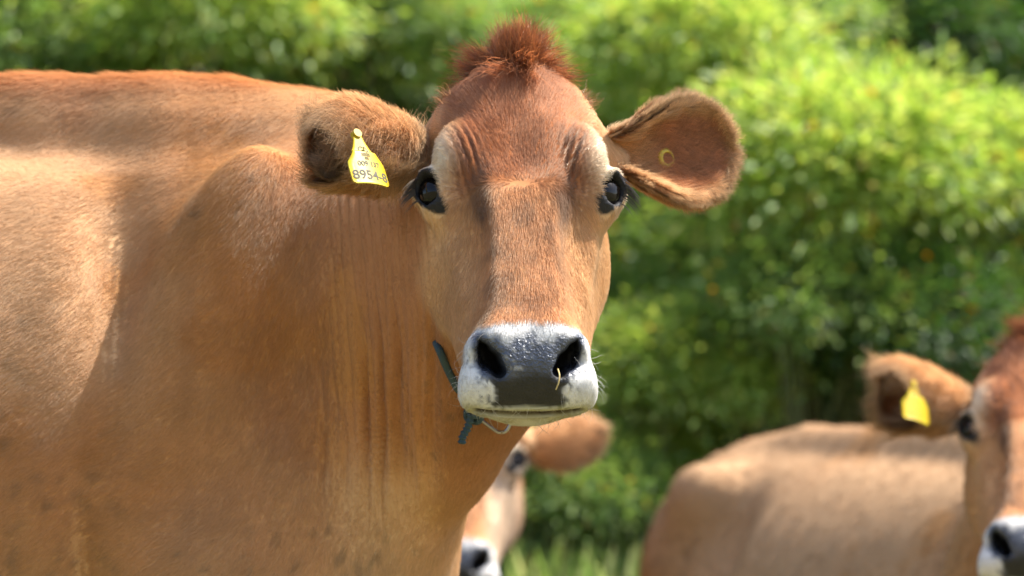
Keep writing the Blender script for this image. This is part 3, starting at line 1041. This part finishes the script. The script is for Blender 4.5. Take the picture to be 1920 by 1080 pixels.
PROTO = {}
def bush(mid, size, kind, rot, label, group=None):
    mid = np.asarray(mid, float)
    gz = float(terrain(np.array([mid[0]]), np.array([mid[1]]))[0])
    e = empty('bush', (mid[0], mid[1], min(gz, mid[2] - .5 * size)), label, 'bush', group)
    if kind not in PROTO:
        sd = {'g': 1, 'y': 2, 'd': 3}[kind]
        mat = {'g': M_LEAF, 'y': M_LEAFY, 'd': M_LEAF_SHADE}[kind]
        v, f, cc = foliage(.62, .55, .55, 118, 74, .064, .023, sd)
        v[:, 2] -= .30; cc = cc - np.array([0, 0, .30])
        fo = mesh_obj('foliage', v, f, mat)
        scn.collection.objects.unlink(fo)
        PROTO[kind] = (fo, cc)
    fo, cc = PROTO[kind]
    c = bpy.data.objects.new('foliage', fo.data)
    scn.collection.objects.link(c)
    c.parent = e
    c['kind'] = 'stuff'
    c.location = mid - np.array(e.location)
    c.rotation_euler = (0, 0, R(rot))
    c.scale = (size,) * 3
    ca, sa = math.cos(R(rot)), math.sin(R(rot))
    for k in cc[::16]:
        k = k * size
        tip = np.array([k[0] * ca - k[1] * sa, k[0] * sa + k[1] * ca, k[2]]) + c.location
        r0 = np.array([tip[0] * .15, tip[1] * .15, -.05])
        m_ = r0 * .4 + tip * .6 + np.array([-tip[0] * .25, -tip[1] * .25, 0])
        sv, sf = tube([r0, (r0 + m_) / 2, m_, tip], [.009, .007, .005, .003], 5)
        so = mesh_obj('stem', sv, sf, M_BARK)
        so.parent = e
    return e

def at(px, py, y):
    k = (y - CAM_Y) * .264 / 1920
    return np.array([(px - 960) * k, y, CAM_Z + (540 - py) * k])

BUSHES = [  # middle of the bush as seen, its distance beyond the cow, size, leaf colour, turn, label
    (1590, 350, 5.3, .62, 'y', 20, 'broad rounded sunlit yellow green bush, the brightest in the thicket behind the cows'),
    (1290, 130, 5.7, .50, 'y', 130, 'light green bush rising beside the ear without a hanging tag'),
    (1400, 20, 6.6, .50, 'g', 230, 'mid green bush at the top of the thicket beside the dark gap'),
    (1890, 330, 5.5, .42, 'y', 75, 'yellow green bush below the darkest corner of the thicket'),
    (1840, 30, 7.6, .75, 'd', 10, 'darkest green bush high in the thicket, its shade painted into the leaves'),
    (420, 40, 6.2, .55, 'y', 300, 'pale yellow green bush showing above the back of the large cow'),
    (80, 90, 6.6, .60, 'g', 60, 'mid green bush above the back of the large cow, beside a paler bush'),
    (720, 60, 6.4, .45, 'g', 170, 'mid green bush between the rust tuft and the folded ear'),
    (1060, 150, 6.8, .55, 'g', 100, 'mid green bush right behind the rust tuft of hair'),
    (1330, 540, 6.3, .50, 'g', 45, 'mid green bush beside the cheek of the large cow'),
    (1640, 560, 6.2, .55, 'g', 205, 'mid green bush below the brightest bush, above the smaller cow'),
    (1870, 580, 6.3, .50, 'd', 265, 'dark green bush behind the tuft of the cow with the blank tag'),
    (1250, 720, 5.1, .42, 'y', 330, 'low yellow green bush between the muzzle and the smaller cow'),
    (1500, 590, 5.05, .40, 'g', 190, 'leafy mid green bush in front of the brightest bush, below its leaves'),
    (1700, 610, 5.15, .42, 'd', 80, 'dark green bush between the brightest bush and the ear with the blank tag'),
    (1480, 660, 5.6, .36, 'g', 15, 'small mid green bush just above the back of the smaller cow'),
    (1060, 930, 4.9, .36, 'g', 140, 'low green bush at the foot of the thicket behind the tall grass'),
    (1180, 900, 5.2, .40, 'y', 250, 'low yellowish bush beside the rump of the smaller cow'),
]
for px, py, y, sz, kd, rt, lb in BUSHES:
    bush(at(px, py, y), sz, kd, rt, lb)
rb = np.random.default_rng(5)
for k, (y, kinds) in enumerate(((4.85, 'gyg'), (5.55, 'gyg'), (6.3, 'ggd'), (7.1, 'gdg'), (8.0, 'dgd'))):
    for i in range(9):
        x = -3.0 + .75 * i + .35 * (k % 2) + rb.uniform(-.1, .1)
        yy = y + rb.uniform(-.15, .15)
        gz = float(terrain(np.array([x]), np.array([yy]))[0])
        if k == 0 and -.2 < x < .45:
            continue
        sz = rb.uniform(.50, .66)
        if k < 2: sz *= .8
        bush((x, yy, gz + .42 * sz), sz, 'd' if (x > 1.0 and k > 2) else kinds[(i * 2 + k) % 3], rb.uniform(0, 360),  # dark leaves at upper right paint in the shade of the recess
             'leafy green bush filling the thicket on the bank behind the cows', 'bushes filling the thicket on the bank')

# grass
r = np.random.default_rng(11)
n = 9000
gpx = np.concatenate([r.uniform(-.7, 1.2, n), r.uniform(-3.5, 3.5, 14000)]); gpy = np.concatenate([r.uniform(2.9, 4.9, n), r.uniform(-2.2, 4.9, 14000)])
n = len(gpx)
gp = np.stack([gpx, gpy, terrain(gpx, gpy) - .02], 1)
gd = nrm(r.normal(0, .28, (n, 3)) + np.array([0, 0, 1]))
gl = np.where(gpy > 2.9, r.uniform(.15, .37, n), r.uniform(.05, .13, n))
v, f = leaf_mesh(gp, gd, nrm(r.normal(0, 1, (n, 3)) * np.array([1, 1, .1])), gl, r.uniform(.007, .013, n))
grass = mesh_obj('grass', v, f, M_GRASS)
tag(grass, 'long green grass blades growing at the foot of the thicket', 'grass', kind='stuff')
HH, HB, HE = 130000, 380000, 40000

# ------------------------------------------------------------------ ears, tags
def ear_color(T, S, inn, V):
    n = fbm(V, 60, 3) - .5
    base = np.repeat(np.array([[.54, .275, .115]]), len(T), 0)
    red = inn * sstep(.15, .4, T) * sstep(1.0, .55, np.abs(S)) * sstep(1.0, .85, T)
    c = mixc(base, np.array([.34, .115, .042]), red * .9)
    rim = np.maximum(sstep(.80, .98, np.abs(S)), sstep(.90, .98, T))
    c = mixc(c, np.array([.52, .32, .16]), rim * .7)
    bs_ = sstep(.25, .0, T) * (1 - inn)
    c = mixc(c, np.array([.55, .40, .24]), bs_ * .7)
    return c * (1 + n[:, None] * .5), .014 + .008 * rim + .010 * inn * sstep(.8, .1, T)

def open_ear(pose, cow, sgn, dens, lod=1.0, a=(.93, .30, .06), n=(-.10, -.95, .05)):
    b = pose.h2w((sgn * .098, .120, -.092))
    g, t, s = ear_grid(b, np.array(a) * (sgn, 1, 1), np.array(n) * (sgn, 1, 1), .144 * pose.hs, .051 * pose.hs, 1.55, .60, -.01, shape=[.56, .70, .92, 1.0, .86, .55, .10])
    return build_ear(g, t, s, np.array(n) * (sgn, 1, 1), cow, ear_color, dens, lod=lod), g

def rolled_ear(pose, cow, sgn, dens, lod=1.0, a=(-.92, .02, .38), n=(-.55, -.70, -.22), roll=(3.1, 1.95), L=.110):
    b = pose.h2w((sgn * .092, .120, -.086))
    g, t, s = ear_grid(b, np.array(a), np.array(n), L * pose.hs, .092 * pose.hs, roll[0], roll[1], .015,
                       shape=[.42, .66, .96, 1.0, .84, .56, .12], ns_=35, rs=(.30, .95))
    return build_ear(g, t, s, np.array(n), cow, ear_color, dens, lod=lod, lenscale=1.9), g

def text_mesh(txt, size):
    cu = bpy.data.curves.new('lettering', 'FONT')
    cu.body = txt; cu.size = size; cu.align_x = 'CENTER'; cu.extrude = .00015; cu.offset = size * .012
    o = bpy.data.objects.new('lettering', cu)
    scn.collection.objects.link(o)
    dg = bpy.context.evaluated_depsgraph_get()
    me = bpy.data.meshes.new_from_object(o.evaluated_get(dg))
    bpy.data.objects.remove(o)
    return me

def flag_tag(top, rvec, dvec, cow, W, H, NK, lines, curl=.0):
    """flag shaped ear tag: top = hole point; rvec right, dvec down"""
    r_ = nrm(rvec); d_ = nrm(np.asarray(dvec) - (np.asarray(dvec) @ r_) * r_); n_ = np.cross(d_, r_)
    n_ = n_ if n_[1] < 0 else -n_
    half = [(-.004, 0), (.004, 0), (.0065, NK * .45), (.010, NK * .8), (W * .36, NK * 1.25), (W * .48, NK * 1.55), (W * .5, NK * 1.75)]
    pts = [(x, y) for x, y in half[1:]] + [(W * .5, NK + H - .004), (W * .5 - .004, NK + H), (-W * .5 + .004, NK + H), (-W * .5, NK + H - .004)]
    pts += [(-x, y) for x, y in half[:0:-1]]
    # fan of strips so that the plate can bow
    ys = np.linspace(0, NK + H, 28)
    prof = [(y, x) for x, y in half[1:]] + [(NK + H - .004, W * .5), (NK + H - .001, W * .5 - .0012), (NK + H, W * .5 - .004)]
    py_ = [a for a, b in prof]; px_ = [b for a, b in prof]
    V = []; m = 9
    bow = lambda x, y: curl * (y / (NK + H)) ** 2 + .004 * (1 - (2 * x / W) ** 2) * (y > NK)
    for side in (0, 1):
        for y in ys:
            hw = np.interp(y, py_, px_)
            for x in np.linspace(-hw, hw, m):
                V.append(np.asarray(top) + r_ * x + d_ * y + n_ * (bow(x, y) + (.0008 if side == 0 else -.0008)))
    nn_ = len(ys) * m; F = []
    for i in range(len(ys) - 1):
        for j in range(m - 1):
            a = i * m + j
            F.append([a, a + m, a + m + 1, a + 1]); F.append([nn_ + a, nn_ + a + 1, nn_ + a + m + 1, nn_ + a + m])
        for j in (0, m - 1):
            a = i * m + j
            F.append([a, a + m, nn_ + a + m, nn_ + a])
    for j in range(m - 1):
        a = (len(ys) - 1) * m + j
        F.append([a, a + 1, nn_ + a + 1, nn_ + a]); F.append([j, j + 1, nn_ + j + 1, nn_ + j])
    o = mesh_obj('ear_tag', V, F, M_TAG, cow)
    # stud at the top
    sv, sf = tube([np.asarray(top) + d_ * .003 - n_ * .004, np.asarray(top) + d_ * .003 + n_ * .003], .005, 14)
    mesh_obj('stud', sv, sf, M_TAG, o, smooth=False)
    for txt, size, y, x0 in lines:
        me = text_mesh(txt, size)
        for v in me.vertices:
            x, yy = v.co.x + x0, y - v.co.y
            v.co = Vector(np.asarray(top) + r_ * x + d_ * yy + n_ * (bow(x, yy) + .00095 + v.co.z))
        me.materials.clear(); me.materials.append(M_INK)
        t_ = bpy.data.objects.new('lettering', me)
        link(t_, o)
    return o

def button_tag(c, axis, cow, r0=.0062, r1=.0115):
    axis = nrm(axis); ref = nrm(np.cross(axis, (0, .2, 1))); b2 = np.cross(axis, ref)
    V = []; F = []; m = 28
    prof = [(r0, -.003), (r0, .0028), (r0 + .001, .0036), (r1 - .001, .0024), (r1, .0012), (r1, -.003)]
    for j in range(m):
        t = 2 * math.pi * j / m
        for rr_, h in prof:
            V.append(c + (ref * math.cos(t) + b2 * math.sin(t)) * rr_ + axis * h)
    k = len(prof)
    for j in range(m):
        for i in range(k):
            F.append([j * k + i, j * k + (i + 1) % k, ((j + 1) % m) * k + (i + 1) % k, ((j + 1) % m) * k + i])
    return mesh_obj('ear_tag', V, F, M_TAG, cow)

# ------------------------------------------------------------------ the cow that looks into the camera
pose = make_pose(O=(.011, 0.0, 1.152), yaw=3.5, tilt=38, roll=0, hs=1.0, body_loc=(-.353, .50, 0), body_yaw=0, bs=1.0)
def neck_main(p):
    d = chain(p, [(-.36, .50, 1.160), (-.215, .46, 1.160), (-.10, .34, 1.128), (-.01, .17, 1.12)], [.085, .085, .082, .075], .05)
    d = smin(d, chain(p, [(-.25, .50, 1.01), (-.12, .38, 1.03), (-.04, .25, 1.05), (-.005, .13, 1.075)], [.15, .140, .115, .09], .06), .08)
    d = smin(d, chain(p, [(-.26, .46, .74), (-.16, .36, .86), (-.075, .26, .95), (-.02, .16, 1.02)], [.11, .085, .075, .07], .05), .07)
    d = smin(d, chain(p, [(-.03, .22, .95), (-.073, .29, .86), (-.118, .36, .78), (-.175, .42, .66)], [.045, .042, .045, .06], .04), .05)
    return d

def wrinkle_main(p, g):
    # vertical skin folds down the side of the neck
    x, y, z = p.T
    n = fbm(p * np.array([1, 1, .25]), 14, 3) - .5
    X = x + .10 * (z - .95) ** 2 - .07 * np.clip(.95 - z, -1, 1)
    s = np.sin(X * 2 * math.pi / .0105 + n * 9)
    Xw = X + .012 * (vnoise(np.stack([x, y * 0, z], 1), 9, 23) - .5)
    q1 = np.stack([Xw, 0 * x, z * .055], 1); q2 = np.stack([Xw + .3, 0 * x, z * .07], 1)
    r1 = 1 - np.abs(2 * vnoise(q1, 58, 31) - 1); r2 = 1 - np.abs(2 * vnoise(q2, 88, 37) - 1)
    front = sstep(.3, -.1, g[:, 1])
    m = sstep(-.225, -.17, x) * sstep(-.070, -.10, x) * sstep(.80, .90, z) * sstep(1.22, 1.12, z) * front
    m2 = sstep(-.235, -.19, x) * sstep(-.072, -.095, x) * sstep(.77, .87, z) * sstep(1.06, .96, z) * front
    k1 = .25 + 1.5 * vnoise(p * np.array([1, 1, .35]), 38, 14)
    return -.0022 * m * (s > 0) * s * k1 - .0095 * m2 * sstep(.45, 1.0, r1) - .0030 * (m2 * .6 + m * .4) * sstep(.45, 1.0, r2)

def short_main(p, g):
    x, y, z = p.T
    return .66 * sstep(-.24, -.17, x) * sstep(-.05, -.10, x) * sstep(.74, .84, z) * sstep(1.24, 1.14, z) * sstep(.3, -.1, g[:, 1])

def bodymask_main(B, V, N):
    vis = sstep(.25, -.05, N[:, 1]) * sstep(-.68, -.60, V[:, 0]) * sstep(.68, .74, V[:, 2])
    return np.maximum(vis, .03)
pose.bodymask = bodymask_main
cow1, body1, V1, F1, f1_ = build_cow('light brown cow facing the camera with a rust tuft and numbered yellow ear tag', pose, neck_main,
                 (-1.85, -.25, -.02), (.25, .95, 1.45), .0036, .010, 1.0, (-.36, -.25, .68), (.20, .46, 1.42),
                 HH, HB, wrinkle=wrinkle_main, short=short_main)
earR, gR = open_ear(pose, cow1, 1, HE)
earL, gL = rolled_ear(pose, cow1, -1, HE)
button_tag(gR[14, 10] + np.array([0, -.006, 0]), (.55, -.8, .1), cow1)
flag_tag(at(667, 247, .030), (.034, .026, -.004), (.012, -.012, -.027), cow1, .046, .042, .026,
         [('CJ', .0105, .0265, 0), ('|||||||||', .0046, .0330, 0), ('|||||', .0038, .0375, 0), ('009 137', .0085, .0462, .001), ('8954-8', .0155, .0625, 0)])

# rope round the neck with its steel ring
def hug(pts, off):
    p = np.asarray(pts, float)
    for _ in range(6):
        p = project(f1_, p, 1, .02)
    return p + nrm(grad(f1_, p)) * off
side = [at(806, 610, .20), at(806, 540, .24)] + list(hug([(-.09, .34, 1.22), (.0, .33, 1.22), (.06, .25, 1.16)], -.004)) + [at(1060, 600, .16)]
def on_surface(px, py, off, y0=-.3):
    # where a ray at this spot meets the hide, a little proud of it
    d = at(px, py, 1.0) - np.array([0, CAM_Y, CAM_Z]); d = nrm(d)
    p = at(px, py, y0)[None]
    for _ in range(80):
        p = p + d * np.clip(f1_(p), -.01, .03)[:, None] * .8
    return p[0] - d * off
low = [on_surface(854, 722, .004, .02), on_surface(838, 690, .005, .02), on_surface(822, 652, .004, .02)]
low2 = [at(1000, 720, .14), at(975, 765, .15), at(955, 786, .15)]
loop = [at(885, 772, .158)] + [at(868, 748, .163)] + low + list(side) + low2
def dense(pts, k=6):
    pts = np.asarray(pts); t = np.arange(len(pts)); T = np.linspace(0, len(pts) - 1, (len(pts) - 1) * k + 1)
    return np.stack([np.interp(T, *crom(t, pts[:, c], 400)) for c in range(3)], 1)
v, f = tube(dense(loop), .0042, 8)
rope = mesh_obj('neck_rope', v, f, M_ROPE, cow1)
v, f = tube(dense([at(903, 784, .150), at(890, 770, .146), at(876, 772, .150), at(878, 786, .156), at(895, 790, .150), at(902, 778, .144), at(885, 779, .142)], 8), .0042, 8)
mesh_obj('knot', v, f, M_ROPE, rope)
v, f = tube(dense([at(884, 776, .143), at(880, 793, .146), at(875, 806, .148), at(868, 818, .149), at(866, 832, .150)], 8), [.0040 + .0008 * math.sin(i * 1.3) for i in range(33)], 8)
mesh_obj('rope_end', v, f, M_ROPE, rope)
v, f = tube(dense([at(890, 768, .150), at(896, 781, .150), at(915, 797, .150), at(935, 810, .150), at(947, 809, .150), at(957, 792, .150), at(952, 775, .150), at(920, 762, .152), at(893, 764, .150), at(890, 768, .150)], 8), .0021, 10)
mesh_obj('ring', v, f, M_STEEL, rope)
straw = dense([at(1046, 692, -.110), at(1049, 704, -.118), at(1047, 718, -.120), at(1042, 731, -.119)], 6)
v, f = tube(straw, [.0008] * 15 + [.0007] * 4, 6)
st = mesh_obj('straw', v, f, M_STRAW)
tag(st, 'short bent piece of dry straw stuck in the nostril of the large cow', 'straw')

# ------------------------------------------------------------------ the two cows behind
def generic_neck(ps):
    c0, c1, c2 = ps.b2w((-.02, 0, 1.17)), ps.b2w((.15, 0, 1.10)), ps.h2w((0, .10, -.12))
    m0, m1, m2 = ps.b2w((.08, 0, .98)), ps.b2w((.26, 0, .95)), ps.h2w((0, .02, -.14))
    t0, t1, t2 = ps.b2w((.16, 0, .74)), ps.b2w((.28, 0, .78)), ps.h2w((0, -.03, -.16))
    def nk(p):
        d = chain(p, [c0, c1, c2], [.08, .08, .075], .05)
        d = smin(d, chain(p, [m0, m1, m2], [.17, .14, .09], .06), .08)
        return smin(d, chain(p, [t0, t1, t2], [.11, .085, .07], .05), .07)
    return nk

def bg_cow(label, O, yaw, tilt, roll, loc, byaw, bs, hs=1.0, pale=0.0):
    ps = make_pose(O=O, yaw=yaw, tilt=tilt, roll=roll, hs=hs, body_loc=loc, body_yaw=byaw, bs=bs)
    ps.bodymask = lambda B, V, N: sstep(.35, 0, N[:, 1])
    ext = np.array([ps.b2w(q) for q in ((-1.5, .4, 0), (-1.5, -.4, 1.4), (.4, .4, 0), (.4, -.4, 1.4))] + [ps.h2w(q) for q in ((.15, .2, .05), (-.15, -.26, -.22), (.15, -.26, .05), (-.15, .2, -.22))])
    lo, hi = ext.min(0) - .05, ext.max(0) + .05
    hx = np.array([ps.h2w(q) for q in ((.15, .2, .03), (-.15, -.25, -.2), (.15, -.25, .03), (-.15, .2, -.2))])
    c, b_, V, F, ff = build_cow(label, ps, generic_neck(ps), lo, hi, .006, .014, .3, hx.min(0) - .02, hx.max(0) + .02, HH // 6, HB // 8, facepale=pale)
    return ps, c

O2 = at(1940, 796, 1.4)
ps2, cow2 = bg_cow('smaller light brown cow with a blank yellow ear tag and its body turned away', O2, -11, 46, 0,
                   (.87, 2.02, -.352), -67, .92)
open_ear(ps2, cow2, 1, HE // 3, .4)
rolled_ear(ps2, cow2, -1, HE // 3, .4, a=(-.93, .05, .42), n=(-.50, -.70, -.35), roll=(2.9, 1.6), L=.140)
flag_tag(at(1712, 716, 1.47), (.036, .026, -.012), (.010, -.012, -.040), cow2, .050, .040, .022, [])
O3 = at(862, 860, 2.6)
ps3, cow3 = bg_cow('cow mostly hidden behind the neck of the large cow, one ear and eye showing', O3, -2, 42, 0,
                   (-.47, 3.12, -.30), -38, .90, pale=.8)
open_ear(ps3, cow3, 1, HE // 3, .4, a=(.95, .1, .05), n=(.1, .8, -.55))
rolled_ear(ps3, cow3, -1, 800, .15)
